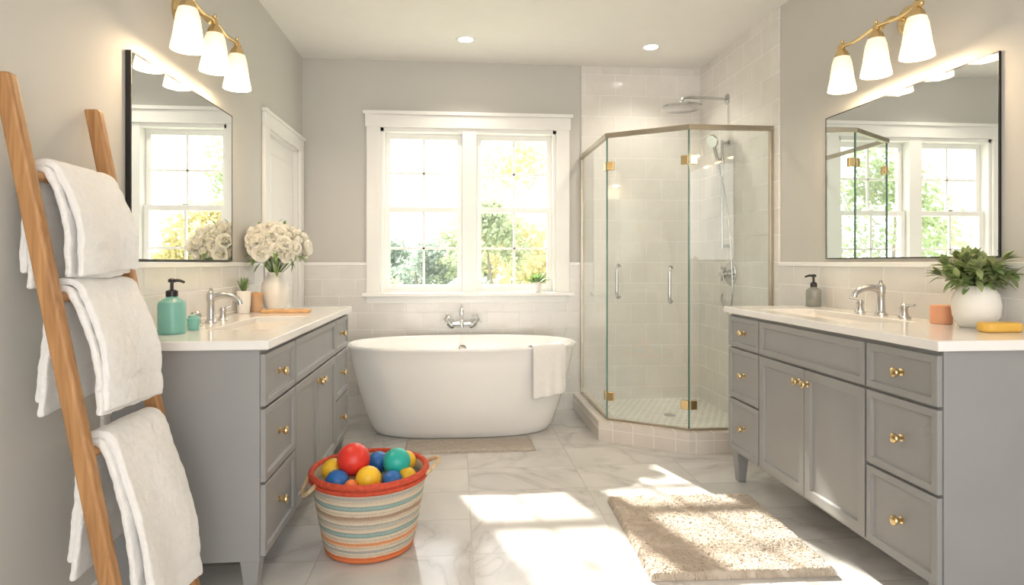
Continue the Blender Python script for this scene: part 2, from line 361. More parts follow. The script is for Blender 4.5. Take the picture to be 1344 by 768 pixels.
# ------------------------------------------------------------------ vanities
def shaker(name,xf_,d,y0,y1,z0,z1,parent,fw=.042):
    bm=bmesh.new(); bm_box(bm,xf_,xf_+d*.018,y0,y1,z0,z1)
    f=max(bm.faces,key=lambda f:f.calc_center_median().x*d)
    bmesh.ops.inset_region(bm,faces=[f],thickness=fw)
    f.normal_update()
    bmesh.ops.inset_region(bm,faces=[f],thickness=.005)
    for v in f.verts: v.co.x-=d*.010
    return bev(finish(name,bm,'gray',parent,False),.0015,1)
def knob(x,d,y,z,parent,i):
    lathe('knob_%d'%i,[(.012,0),(.012,.003),(.006,.006),(.006,.016),(.014,.021),(.0165,.027),(.015,.032),(.007,.035)],(x,y,z),'brass',parent,(d,0,0),20)
def vanity(xw,xf_,d,y0,y1,cz0,top,ct,cols,zs,sink):
    e=empty('bathroom_vanity',((xw+xf_)/2,(y0+y1)/2,0))
    bot=cz0
    boxes('carcass',[(xw,xf_,y0,y0+.02,bot,top-ct),(xw,xf_,y1-.02,y1,bot,top-ct),(xw,xf_,y0+.02,y1-.02,bot,bot+.02),(xf_-d*.02,xf_,y0+.02,y1-.02,bot+.02,top-ct),(xw,xw+d*.01,y0+.02,y1-.02,bot+.02,top-ct)],'gray',e,bevel=.002)
    for k,(lx,ly) in enumerate([(xf_-d*.035,y0+.035),(xf_-d*.035,y1-.035),(xw+d*.035,y0+.035),(xw+d*.035,y1-.035)]):
        bm=bmesh.new(); vs=bm_box(bm,lx-.032,lx+.032,ly-.032,ly+.032,0,bot)
        for v in vs[:4]: v.co.x=lx+(v.co.x-lx)*.62; v.co.y=ly+(v.co.y-ly)*.62
        bev(finish('leg_%d'%(k+1),bm,'gray',e,False),.003)
    g=.005; kn=0; ci=0
    for (a,b_,kind) in cols:
        ci+=1
        if kind=='d':
            for j,(za,zb) in enumerate(zs):
                shaker('drawer_%d_%d'%(ci,j+1),xf_,d,a+g,b_-g,za,zb,e,.034)
                kn+=1; knob(xf_+d*.008,d,(a+b_)/2,(za+zb)/2,e,kn)
        else:
            shaker('false_drawer_front',xf_,d,a+g,b_-g,zs[0][0],zs[0][1],e,.038)
            zt=zs[1][1]; zb=zs[2][0]; m_=(a+b_)/2
            shaker('cabinet_door_1',xf_,d,a+g,m_-.002,zb,zt,e,.055)
            shaker('cabinet_door_2',xf_,d,m_+.002,b_-g,zb,zt,e,.055)
            for yy in (m_-.03,m_+.03):
                kn+=1; knob(xf_+d*.018,d,yy,zt-.055,e,kn)
    xo=xf_+d*.035; ya,yb_=y0-.02,y1+.02
    sx0,sx1,sy0,sy1=sink
    xlo,xhi=sorted((xw,xo))
    bm=bmesh.new()
    xs=[xlo,sx0,sx1,xhi]; ys=[ya,sy0,sy1,yb_]
    grid={}
    for zi,z in enumerate((top-ct,top)):
        for i,x in enumerate(xs):
            for j,y in enumerate(ys): grid[(i,j,zi)]=bm.verts.new((x,y,z))
    for i in range(3):
        for j in range(3):
            if i==1 and j==1: continue
            for zi in (0,1): bm.faces.new([grid[(i,j,zi)],grid[(i+1,j,zi)],grid[(i+1,j+1,zi)],grid[(i,j+1,zi)]])
    def side(p,q): bm.faces.new([grid[(*p,0)],grid[(*q,0)],grid[(*q,1)],grid[(*p,1)]])
    for k in range(3):
        side((k,0),(k+1,0)); side((k,3),(k+1,3)); side((0,k),(0,k+1)); side((3,k),(3,k+1))
    side((1,1),(2,1)); side((1,2),(2,2)); side((1,1),(1,2)); side((2,1),(2,2))
    bev(finish('countertop',bm,'quartz',e,False),.004,3)
    bm=bmesh.new(); e1=.004
    def ring(x0,x1,y0_,y1_,z,r):
        out=[]
        for cx,cy,a0 in [(x1-r,y1_-r,0),(x0+r,y1_-r,90),(x0+r,y0_+r,180),(x1-r,y0_+r,270)]:
            for k in range(6):
                a=R(a0+90*k/5); out.append(bm.verts.new((cx+r*math.cos(a),cy+r*math.sin(a),z)))
        return out
    rs=[ring(sx0-e1,sx1+e1,sy0-e1,sy1+e1,top-ct*.5,.02),ring(sx0+.004,sx1-.004,sy0+.004,sy1-.004,top-ct-.01,.03),ring(sx0+.015,sx1-.015,sy0+.02,sy1-.02,top-.11,.045),ring(sx0+.035,sx1-.035,sy0+.045,sy1-.045,top-.14,.05)]
    for a,b_ in zip(rs,rs[1:]):
        for k in range(len(a)): bm.faces.new([a[k],a[(k+1)%len(a)],b_[(k+1)%len(a)],b_[k]])
    bm.faces.new(rs[-1])
    finish('sink_basin',bm,'sink',e)
    lathe('drain',[(.022,0),(.022,.003),(.012,.004)],((sx0+sx1)/2,(sy0+sy1)/2,top-.14),'chrome',e)
    return e
LT=.885; RT=.918
vanity(XL+tt+.002,-.675,1,2.16,3.77,.125,LT,.032,[(2.16,2.56,'d'),(2.56,3.39,'c'),(3.39,3.77,'d')],[(.655,.835),(.395,.645),(.14,.385)],(-.985,-.735,2.5,3.1))
vanity(XR-tt-.002,1.455,-1,1.705,3.13,.16,RT,.032,[(1.705,2.035,'d'),(2.035,2.80,'c'),(2.80,3.13,'d')],[(.715,.870),(.45,.705),(.178,.440)],(1.52,1.79,2.24,2.92))
def faucet(x,y,z,d):
    e=empty('bathroom_faucet',(x,y,z))
    lathe('spout_base',[(.027,0),(.027,.006),(.02,.012),(.017,.02),(.015,.09),(.018,.10),(.019,.125),(.014,.137),(.008,.142)],(x,y,z),'nickel',e)
    sweep('spout',cr([(x,y,z+.108),(x+d*.04,y,z+.122),(x+d*.085,y,z+.117),(x+d*.118,y,z+.100),(x+d*.125,y,z+.082)]),[.0155,.0145,.0135,.013,.0125],'nickel',e)
    lathe('lift_knob',[(.006,0),(.009,.008),(.005,.016)],(x,y,z+.140),'nickel',e)
    for k,s in enumerate((-1,1)):
        yy=y+s*.14
        lathe('handle_base_%d'%(k+1),[(.024,0),(.024,.005),(.017,.012),(.013,.035),(.017,.046),(.015,.056),(.007,.062)],(x,yy,z),'nickel',e)
        sweep('handle_lever_%d'%(k+1),cr([(x,yy,z+.05),(x+d*.005,yy+s*.035,z+.056),(x+d*.008,yy+s*.07,z+.06)]),[.0075,.006,.0045],'nickel',e)
    return e
faucet(-1.075,2.78,LT,1)
faucet(1.86,2.53,RT,-1)
# ------------------------------------------------------------------ mirrors
def mirror(xw,d,y0,y1,z0,z1,t,f=.006):
    e=empty('wall_mirror',(xw,(y0+y1)/2,(z0+z1)/2))
    boxes('frame',[(xw,xw+d*t,y0,y0+f,z0,z1),(xw,xw+d*t,y1-f,y1,z0,z1),(xw,xw+d*t,y0+f,y1-f,z0,z0+f),(xw,xw+d*t,y0+f,y1-f,z1-f,z1)],'black',e,bevel=.0015)
    boxes('backing',[(xw,xw+d*(t-.003),y0+f,y1-f,z0+f,z1-f)],'black',e)
    bm=bmesh.new(); x=xw+d*(t-.0015)
    bm.faces.new([bm.verts.new(p) for p in [(x,y0+f,z0+f),(x,y1-f,z0+f),(x,y1-f,z1-f),(x,y0+f,z1-f)]])
    finish('mirror_glass',bm,'mirror',e,False)
mirror(XL,1,2.27,3.25,1.158,1.905,.02)
mirror(XR,-1,2.03,3.07,1.170,1.915,.010,.005)
# ------------------------------------------------------------------ sconces
def sconce(xw,d,ys,z):
    ym=ys[1]; e=empty('vanity_light',(xw,ym,z))
    lathe('backplate',[(.06,0),(.06,.008),(.05,.016),(.02,.022)],(xw,ym,z+.04),'brass',e,(d,0,0))
    xs=xw+d*.15
    sweep('arm',cr([(xw+d*.02,ym,z+.04),(xw+d*.08,ym,z+.045),(xs-d*.02,ym,z+.0)]),.009,'brass',e)
    zb=z
    pts=[]
    n=40; ya,yb_=ys[0]-.02,ys[2]+.02
    for i in range(n+1):
        y=ya+(yb_-ya)*i/n; pts.append((xs,y,zb+.006*math.cos((y-ym)*2*math.pi/.27)))
    sweep('bar',pts,.008,'brass',e)
    for k,y in enumerate((ya,yb_)): 
        bm=bmesh.new(); bm_sphere(bm,(xs,y,zb-.0),.013); finish('finial_%d'%(k+1),bm,'brass',e)
    for k,y in enumerate(ys):
        lathe('holder_%d'%(k+1),[(.004,.035),(.009,.028),(.006,.02),(.013,.012),(.014,-.01),(.024,-.022),(.030,-.034),(.031,-.05),(.0,-.05)],(xs,y,zb),'brass',e,cap0=False,cap1=False)
        pr_=[(.022,-.045),(.034,-.048),(.042,-.075),(.047,-.11),(.052,-.15),(.060,-.19),(.062,-.205),(.059,-.205),(.049,-.15),(.043,-.10),(.036,-.065),(.02,-.055)]
        lathe('shade_%d'%(k+1),pr_,(xs,y,zb),'shade',e,cap0=False,cap1=False)
        L=bpy.data.lights.new('bulb_%d'%(k+1),'POINT'); L.energy=6.5; L.color=(1,.74,.46); L.shadow_soft_size=.03
        lo=bpy.data.objects.new('bulb_%d'%(k+1),L); lo.location=(xs,y,zb-.19); scene.collection.objects.link(lo)
        lo.parent=e; lo.matrix_parent_inverse=Matrix.Translation(-Vector(e.location))
sconce(XL,1,(2.42,2.68,2.94),2.165)
sconce(XR,-1,(2.25,2.485,2.72),2.165)
# ------------------------------------------------------------------ bathtub
TX,TY=.04,4.245
def se(a,b_,th,n=2.35):
    c,s=math.cos(th),math.sin(th)
    return a*math.copysign(abs(c)**(2/n),c), b_*math.copysign(abs(s)**(2/n),s)
tub=empty('freestanding_bathtub',(TX,TY,0))
prof=[(.52,.20,.0),(.575,.245,.0),(.60,.265,.015),(.628,.288,.06),(.665,.315,.16),(.70,.337,.28),(.733,.358,.40),(.757,.376,.50),(.770,.386,.565),(.785,.397,.585),(.79,.401,.597),(.783,.396,.606),(.765,.382,.606),(.752,.370,.597),(.738,.356,.54),(.70,.325,.40),(.64,.29,.26),(.56,.24,.18),(.42,.17,.150),(.2,.08,.146)]
bm=bmesh.new(); N=96; rings=[]
for a,b_,z in prof:
    rings.append([bm.verts.new((TX+se(a,b_,2*math.pi*i/N)[0],TY+se(a,b_,2*math.pi*i/N)[1],z)) for i in range(N)])
for r0,r1 in zip(rings,rings[1:]):
    for i in range(N): bm.faces.new([r0[i],r0[(i+1)%N],r1[(i+1)%N],r1[i]])
bm.faces.new(rings[0][::-1]); bm.faces.new(rings[-1])
finish('tub_shell',bm,'porc',tub,True,60)
lathe('overflow_cover',[(.030,0),(.030,.006),(.022,.010),(.008,.012)],(TX,TY+.338,.505),'nickel',tub,(0,-1,.25))
lathe('drain',[(.03,0),(.03,.004),(.01,.006)],(TX,TY,.147),'chrome',tub)
def sheet(name,pts,mat,parent,thick,sub=1,disp=.004,dscale=.08):
    bm=bmesh.new(); g=[[bm.verts.new(p) for p in row] for row in pts]
    for i in range(len(g)-1):
        for j in range(len(g[0])-1): bm.faces.new([g[i][j],g[i][j+1],g[i+1][j+1],g[i+1][j]])
    o=finish(name,bm,mat,parent,True,180)
    s=o.modifiers.new('solid','SOLIDIFY'); s.thickness=thick; s.offset=0
    s=o.modifiers.new('sub','SUBSURF'); s.levels=sub; s.render_levels=sub
    if disp:
        tx=bpy.data.textures.new(name+'_clouds','CLOUDS'); tx.noise_scale=dscale
        dm=o.modifiers.new('disp','DISPLACE'); dm.texture=tx; dm.strength=disp; dm.mid_level=.5
    return o
rows=[]
thA,thB=-60,-35.5
nu=14
def tubpt(th,z,ex,inner=False):
    if inner: a,b_=(.745,.362)
    else: a,b_=(.79,.401)
    x,y=se(a,b_,th); nrm=Vector((x/(a*a),y/(b_*b_),0)).normalized()
    return Vector((TX+x,TY+y,z))+nrm*ex
prof_t=[(True,.47,-.014),(True,.52,-.014),(True,.57,-.012),(True,.605,-.008),(None,.622,0),(False,.618,.006),(False,.60,.016),(False,.56,.019),(False,.50,.018),(False,.44,.018),(False,.38,.02),(False,.33,.021),(False,.285,.022)]
for inner,z,ex in prof_t:
    row=[]
    for j in range(nu+1):
        th=R(thA+(thB-thA)*j/nu)
        fold=.006*math.sin(j*1.3)*max(0,(.6-z)/.3)
        if inner is None: p=(tubpt(th,z,0,True)+tubpt(th,z,0))/2
        else: p=tubpt(th,z if inner else z+ (0.02*(j/nu)-.01)*((.6-z)/.3),ex+(fold if not inner else 0),inner)
        row.append(p)
    rows.append(row)
sheet('hand_towel',rows,'towel',None,.012,2,.004)
# tub filler
e=empty('tub_filler_faucet',(TX-.005,YB-tt,.70)); fx=TX-.005; yw=YB-tt
for k,s in enumerate((-1,1)):
    lathe('wall_flange_%d'%(k+1),[(.032,0),(.032,.006),(.02,.014),(.014,.022),(.014,.07)],(fx+s*.085,yw,.685),'chrome',e,(0,-1,0))
    lathe('handle_hub_%d'%(k+1),[(.022,-.03),(.022,.0),(.016,.02),(.012,.05),(.02,.055),(.02,.07),(.008,.078)],(fx+s*.085,yw-.07,.685),'chrome',e,(s*.5,-.6,.62))
    c=Vector((fx+s*.085,yw-.07,.685))+Vector((s*.5,-.6,.62)).normalized()*.062
    bm=bmesh.new(); 
    for ax in (Vector((1,0,-s*.8)).normalized(),Vector((0,1,1)).normalized()):
        bm_sweep(bm,[c-ax*.036,c+ax*.036],.006,8)
        for t in (-1,1): bm_sphere(bm,c+ax*.036*t,.0085,0,2)
    finish('cross_handle_%d'%(k+1),bm,'chrome',e)
sweep('body',[(fx-.085,yw-.07,.685),(fx+.085,yw-.07,.685)],.016,'chrome',e)
sweep('spout',cr([(fx,yw-.07,.685),(fx,yw-.10,.715),(fx,yw-.15,.72),(fx,yw-.185,.70),(fx,yw-.19,.67)]),[.017,.015,.014,.014,.015],'chrome',e)
lathe('diverter',[(.014,0),(.012,.05),(.018,.06),(.016,.10),(.008,.12),(.004,.13)],(fx,yw-.07,.695),'chrome',e)
# ------------------------------------------------------------------ shower
sh=empty('shower_enclosure',(1.45,4.2,0))
P=[Vector((.976,YB-tt)),Vector((.976,3.91)),Vector((1.41,3.61)),Vector((XR-tt,3.61))]
def offs(P,dst):
    out=[]
    for i,p in enumerate(P):
        ns=[]
        if i>0: t=(P[i]-P[i-1]).normalized(); ns.append(Vector((-t.y,t.x)))
        if i<len(P)-1: t=(P[i+1]-P[i]).normalized(); ns.append(Vector((-t.y,t.x)))
        if len(ns)==2:
            b_=(ns[0]+ns[1]).normalized(); out.append(p+b_*(dst/b_.dot(ns[0])))
        else: out.append(p+ns[0]*dst)
    return out
def ribbon(name,P,w,z0,z1,mat,parent,bevel=0):
    a=offs(P,w/2); b_=offs(P,-w/2); bm=bmesh.new()
    for i in range(len(P)-1):
        q=[a[i],a[i+1],b_[i+1],b_[i]]
        lo=[bm.verts.new((p.x,p.y,z0)) for p in q]; hi=[bm.verts.new((p.x,p.y,z1)) for p in q]
        bm.faces.new(lo[::-1]); bm.faces.new(hi)
        for k in range(4): bm.faces.new([lo[k],lo[(k+1)%4],hi[(k+1)%4],hi[k]])
    bmesh.ops.remove_doubles(bm,verts=bm.verts,dist=.0002)
    o=finish(name,bm,mat,parent,False)
    if bevel: bev(o,bevel)
    return o
ribbon('curb',P,.13,0,.125,'curb',sh,0)
ins=offs(P,.06)
bm=bmesh.new()
poly=[(p.x,p.y) for p in ins]+[(XR-tt,YB-tt)]
lo=[bm.verts.new((x,y,0)) for x,y in poly]; hi=[bm.verts.new((x,y,.07)) for x,y in poly]
bm.faces.new(lo[::-1]); bm.faces.new(hi)
for k in range(len(poly)): bm.faces.new([lo[k],lo[(k+1)%len(poly)],hi[(k+1)%len(poly)],hi[k]])
finish('shower_pan',bm,'mosaic',sh,False)
lathe('floor_drain',[(.04,0),(.04,.003),(.01,.004)],(1.5,4.2,.07),'nickel',sh)
ZG0,ZG1=.135,1.965
ribbon('bottom_channel',P,.016,.125,.137,'bronze',sh)
ribbon('header_rail',P,.030,ZG1,ZG1+.030,'bronze',sh,.003)
bm=bmesh.new()
for i in range(3):
    a,b_=P[i],P[i+1]; t=(b_-a).normalized(); a=a+t*.006; b_=b_-t*.006
    bm.faces.new([bm.verts.new(p) for p in [(a.x,a.y,ZG0),(b_.x,b_.y,ZG0),(b_.x,b_.y,ZG1),(a.x,a.y,ZG1)]])
finish('glass_panels',bm,'sglass',sh,False)
boxes('panel_edges',[(P[1].x-.005,P[1].x+.004,P[1].y-.003,P[1].y+.006,ZG0,ZG1),(P[2].x-.004,P[2].x+.004,P[2].y-.004,P[2].y+.005,ZG0,ZG1)],'edge',sh)
boxes('wall_channels',[(P[0].x-.01,P[0].x+.01,P[0].y-.022,P[0].y,ZG0,ZG1),(P[3].x-.022,P[3].x,P[3].y-.012,P[3].y+.012,ZG0,ZG1)],'bronze',sh,bevel=.002)
def obox(bm,c,t,l,w_,h):
    n=Vector((-t.y,t.x))
    for vs in [bm_box(bm,-l/2,l/2,-w_/2,w_/2,-h/2,h/2)]:
        for v in vs:
            x,y,z=v.co; p=Vector((c[0],c[1]))+t*x+n*y; v.co=(p.x,p.y,c[2]+z)
t01=(P[1]-P[0]).normalized(); t12=(P[2]-P[1]).normalized(); t23=(P[3]-P[2]).normalized()
bm=bmesh.new()
for z in (1.78,.28):
    for (pt,ta,tb) in [(P[1],-t01,t12),(P[2],-t12,t23)]:
        for t in (ta,tb):
            c=pt+t*.026; obox(bm,(c.x,c.y,z),t,.045,.022,.055)
bev(finish('hinges',bm,'brass',sh,False),.003)
nout=Vector((t12.y,-t12.x))
for k,f in enumerate((.16,.80)):
    p=P[1]+(P[2]-P[1])*f; q=p+nout*.05
    if k==0: z0,z1=.91,1.15
    else: z0,z1=.89,1.14
    sweep('door_handle_%d'%(k+1),cr([(p.x,p.y,z0+.02),(p.x+nout.x*.035,p.y+nout.y*.035,z0+.018),(q.x,q.y,z0+.045),(q.x,q.y,(z0+z1)/2),(q.x,q.y,z1-.045),(p.x+nout.x*.035,p.y+nout.y*.035,z1-.018),(p.x,p.y,z1-.02)],6),.010,'nickel',sh)
# shower fittings
e=empty('rain_shower_head',(XR-tt,4.24,2.33)); xw=XR-tt
lathe('flange',[(.038,0),(.038,.006),(.018,.016)],(xw,4.24,2.33),'nickel',e,(-1,0,0))
sweep('arm',cr([(xw,4.24,2.33),(xw-.18,4.24,2.335),(xw-.30,4.24,2.335),(xw-.335,4.24,2.32),(xw-.34,4.24,2.285)]),.010,'nickel',e)
lathe('head',[(.0,-.012),(.13,-.012),(.142,-.006),(.142,.006),(.10,.014),(.03,.022),(.018,.04),(.0,.045)],(xw-.34,4.24,2.262),'nickel',e,cap0=False,cap1=False)
e=empty('hand_shower',(xw,4.22,1.7)); yh=4.22
sweep('slide_bar',[(xw-.05,yh,1.25),(xw-.05,yh,2.03)],.009,'nickel',e)
for k,z in enumerate((1.27,2.01)): lathe('bar_mount_%d'%(k+1),[(.022,0),(.022,.005),(.011,.01),(.011,.05)],(xw,yh,z),'nickel',e,(-1,0,0))
lathe('slider',[(.016,-.02),(.016,.02)],(xw-.05,yh,1.88),'nickel',e)
hd=Vector((-.35,-.25,1)).normalized(); b0=Vector((xw-.085,yh-.02,1.84))
sweep('bracket',[(xw-.05,yh,1.88),tuple(b0+hd*.04)],.011,'nickel',e)
sweep('handle',[tuple(b0-hd*.02),tuple(b0+hd*.08),tuple(b0+hd*.17)],[.011,.013,.012],'nickel',e)
lathe('spray_face',[(.0,-.02),(.020,-.02),(.045,-.002),(.048,.008),(.044,.014),(.0,.014)],tuple(b0+hd*.185),'nickel',e,(-.8,-.35,-.35),cap0=False,cap1=False)
sweep('hose',cr([tuple(b0-hd*.02),(xw-.06,yh-.04,1.70),(xw-.045,yh-.09,1.45),(xw-.04,yh-.13,1.15),(xw-.04,yh-.14,.90),(xw-.045,yh-.09,.80),(xw-.04,yh+.0,.84),(xw-.03,yh+.06,.88),(xw-.008,yh+.09,.92)]),.0065,'nickel',e)
e=empty('shower_valve',(xw,4.20,1.06))
lathe('plate',[(.085,0),(.085,.005),(.07,.012),(.03,.016),(.026,.05),(.018,.06)],(xw,4.18,1.07),'nickel',e,(-1,0,0))
bm=bmesh.new(); c=Vector((xw-.06,4.18,1.07))
for a in (0,60,120):
    ax=Vector((0,math.cos(R(a)),math.sin(R(a)))); bm_sweep(bm,[c-ax*.05,c+ax*.05],.008,8)
    for t in (-1,1): bm_sphere(bm,c+ax*.05*t,.011,0,2)
finish('star_handle',bm,'nickel',e)
# ------------------------------------------------------------------ ladder and towels
lad=empty('towel_ladder',(-.95,1.83,0))
def LX(z): return -.82-.195*z
YN,YFR=1.645,2.025
for k,y in enumerate((YN,YFR)):
    bm=bmesh.new(); z0,z1=0,1.63; h=.0175
    vs=bm_box(bm,-.022,.022,y-h,y+h,z0,z1)
    for v in vs: v.co.x+=LX(v.co.z)
    bev(finish('rail_%d'%(k+1),bm,'wood',lad,False),.008,4)
RZ=[1.375,1.06,.655,.25]
for k,z in enumerate(RZ):
    sweep('rung_%d'%(k+1),[(LX(z),YN-.012,z),(LX(z),YFR+.012,z)],.0135,'wood',lad)
    lathe('peg_%d'%(k+1),[(.006,0),(.006,.0010)],(LX(z),YN-.0175,z),'wood',lad,(0,-1,0),12)
def drape(zr,zf,zb,y0,y1,gap,thick,parent,seed,flare=0,name='bath_towel'):
    rnd=random.Random(seed); ph=rnd.random()*6
    rr=.0135+thick/2+gap
    prof=[]
    nf=max(10,int((zr-zf)/.012))
    for i in range(nf):
        z=zf+(zr-zf)*i/nf
        prof.append((rr+.004+ .018*math.sin(math.pi*min(1,(zr-z)/max(.01,zr-zf))),z,'f'))
    for i in range(9):
        a=math.pi*i/8; prof.append((rr*math.cos(a),zr+rr*math.sin(a),'t'))
    nb=max(10,int((zr-zb)/.014))
    for i in range(1,nb+1):
        z=zr-(zr-zb)*i/nb; prof.append((-rr,z,'b'))
    rows=[]; NY=26
    for off,z,k in prof:
        row=[]
        for j in range(NY+1):
            t=j/NY; y=y0+(y1-y0)*t
            zz=z
            dn=(zr-z)
            if k=='f':
                x=LX(z)+off; s=(z-zf)
                x+=.007*math.sin(t*7+ph+z*6)*min(1,dn*6)
                for b0_ in (.045,.06,.075):
                    x-=.0045*math.exp(-((s-b0_)/.003)**2)
                zz+= .010*math.sin(t*3.1+ph)*min(1,dn/(zr-zf))
            elif k=='b':
                x=max(LX(zr)+off-flare*dn, XL+.02)
                x+=.004*math.sin(t*6+ph*2+z*5)*min(1,dn*6)
                zz+=.012*math.sin(t*2.6+ph+2)*min(1,dn/(zr-zb))
            else: x=LX(zr)+off
            yy=y+ (t-.5)*.02*min(1,dn*3)
            row.append((x,yy,zz))
        rows.append(row)
    return sheet(name,rows,'towel',parent,thick,2,.008,.05)
specs=[(1.375,1.115,1.09,1.70,1.985),(1.06,.745,.76,1.69,1.985),(.655,.165,.33,1.69,1.985)]
for k,(zr,zf,zb,y0,y1) in enumerate(specs):
    e=empty('bath_towel',(LX(zr),1.84,zr))
    drape(zr,zf,zb,y0,y1,.000,.017,e,10+k,.10*(k>0),'inner_fold')
    drape(zr,zf+.004,zb+.02,y0+.012,y1-.004,.0185,.020,e,20+k,.08*(k>0),'outer_fold')
# ------------------------------------------------------------------ rugs
def rug(name,cx,cy,wx,wy,h,rot,mat,nx,ny,amp):
    bm=bmesh.new(); g=[]; ca,sa=math.cos(rot),math.sin(rot)
    for i in range(nx+1):
        row=[]
        for j in range(ny+1):
            u=i/nx-.5; v=j/ny-.5
            ed=min(.5-abs(u),(.5-abs(v))*wy/wx)*wx
            z=h*min(1,(ed/.009))**.5+ (random.random()-.3)*amp*min(1,ed/.01+.2)+ .004*noise.noise(Vector((u*9,v*9,cx)))
            jx=(random.random()-.5)*.006; jy=(random.random()-.5)*.006
            x=u*wx+jx; y=v*wy+jy
            if ed<1e-6: z=0.001
            row.append(bm.verts.new((cx+x*ca-y*sa,cy+x*sa+y*ca,max(.001,z))))
        g.append(row)
    for i in range(nx):
        for j in range(ny): bm.faces.new([g[i][j],g[i+1][j],g[i+1][j+1],g[i][j+1]])
    for f in bm.faces: f.normal_update()
    return finish(name,bm,mat,None,True,180)
rug('shag_rug',1.055,2.50,.69,.74,.027,R(-2),'rug',230,250,.005)
rug('bath_mat',.08,3.83,.80,.27,.012,0,'rug2',160,52,.003)
# ------------------------------------------------------------------ basket + balls
bx,by=-.355,2.53
bk=empty('toy_basket',(bx,by,0))
pf=[(.0,.004),(.165,.004)]
nz=20
for i in range(nz*6+1):
    t=i/(nz*6); z=.005+.305*t; r=.172+.056*t**.85+.0035*abs(math.sin(math.pi*t*nz))
    pf.append((r,z))
for i in range(12): 
    t=1-i/11; pf.append((.160+.056*t**.85,.015+.295*t))
pf.append((0,.015))
lathe('woven_body',pf,(bx,by,0),'basket',bk,seg=72,ang=80,cap0=False,cap1=False)
def circ(r,z,n=72): return [(bx+r*math.cos(2*math.pi*i/n),by+r*math.sin(2*math.pi*i/n),z) for i in range(n)]
sweep('rim_rope_1',circ(.228,.312),.0125,'redrope',bk,12,True)
sweep('rim_rope_2',circ(.229,.290),.009,'redrope',bk,10,True)
for k,(a0,dz,ou) in enumerate([(200,-.055,.025),(5,.035,.045)]):
    pts=[]
    for i in range(9):
        t=i/8; a=R(a0-19+38*t); q=math.sin(math.pi*t)
        pts.append((bx+(.236+ou*q)*math.cos(a),by+(.236+ou*q)*math.sin(a),.30+dz*q))
    sweep('rope_handle_%d'%(k+1),cr(pts,4),.0085,'rope',bk,10)
bl=[('red',-.415,2.50,.358,.066),('tealb',-.245,2.52,.338,.056),('yellow',-.50,2.52,.312,.046),('blue',-.465,2.425,.296,.047),('yellow',-.345,2.42,.306,.050),
('yellow',-.215,2.60,.315,.042),('blue',-.255,2.44,.290,.040),('orange',-.405,2.385,.290,.028),('blue',-.33,2.60,.312,.045),('tealb',-.43,2.62,.30,.045),('red',-.305,2.365,.278,.030),('yellow',-.20,2.49,.285,.038),
('red',-.30,2.50,.22,.055),('blue',-.42,2.45,.20,.055),('yellow',-.38,2.58,.20,.055),('tealb',-.26,2.60,.20,.05),('orange',-.34,2.42,.20,.05),('yellow',-.48,2.56,.22,.045)]
bn=['red','tealb','yellow','blue','orange']
bm=bmesh.new()
for c,x,y,z,r in bl: 
    bm_sphere(bm,(x,y,z),r,0,3)
for f in bm.faces:
    p=f.calc_center_median(); b_=min(bl,key=lambda q:abs((Vector(q[1:4])-p).length-q[4])); f.material_index=bn.index(b_[0])
finish('play_balls',bm,bn,bk)
# ------------------------------------------------------------------ counter items
def dispenser(x,y,z,r,h,mat,d):
    e=empty('soap_dispenser',(x,y,z))
    lathe('bottle',[(.0,0),(r*.94,0),(r,.004),(r,h*.78),(r*.93,h*.88),(r*.6,h*.97),(r*.42,h),(r*.4,h+.008)],(x,y,z),mat,e,cap0=False)
    lathe('collar',[(r*.44,0),(r*.44,.02),(r*.3,.024),(.006,.026),(.006,.052),(.013,.053),(.013,.064),(.006,.068)],(x,y,z+h+.004),'blackp',e)
    zz=z+h+.062
    sweep('nozzle',cr([(x,y,zz),(x+d[0]*.025,y+d[1]*.025,zz+.002),(x+d[0]*.05,y+d[1]*.05,zz-.006)]),[.007,.006,.0045],'blackp',e)
dispenser(-1.065,2.39,LT,.048,.135,'teal',(.8,.3))
dispenser(1.885,3.08,RT,.038,.10,'smoke',(-.6,.6))
e=lathe('tumbler_jar',[(.0,0),(.020,0),(.022,.004),(.024,.045),(.018,.052),(.018,.058),(.0,.060)],(-1.035,2.505,LT),'teal',cap0=False,cap1=False)
def bm_leaf(bm,base,dr,up,L,W,bend,mi=0,n=5,fold=.15):
    dr=dr.normalized(); side=dr.cross(up)
    if side.length<1e-3: side=dr.cross(Vector((1,0,0)))
    side.normalize(); up=side.cross(dr).normalized(); prev=None
    for i in range(n+1):
        t=i/n; w_=W*.5*(math.sin(math.pi*min(.985,max(.03,t)))**.75)
        c=base+dr*L*t-up*bend*L*t*t
        row=[bm.verts.new(c-side*w_+up*w_*fold*2),bm.verts.new(c),bm.verts.new(c+side*w_+up*w_*fold*2)]
        if prev:
            for k in (0,1):
                f=bm.faces.new([prev[k],prev[k+1],row[k+1],row[k]]); f.material_index=mi
        prev=row
def bm_petal(bm,base,dr,up,L,W,bend,mi=0):
    dr=dr.normalized(); side=dr.cross(up).normalized(); up=side.cross(dr).normalized(); prev=None
    for t,wf in ((0,.25),(.35,.75),(.7,1),(.92,.8),(1,.4)):
        w_=W*.5*wf; c=base+dr*L*t-up*bend*L*t*t
        row=[bm.verts.new(c-side*w_+up*w_*.35),bm.verts.new(c),bm.verts.new(c+side*w_+up*w_*.35)]
        if prev:
            for k in (0,1):
                f=bm.faces.new([prev[k],prev[k+1],row[k+1],row[k]]); f.material_index=mi
        prev=row
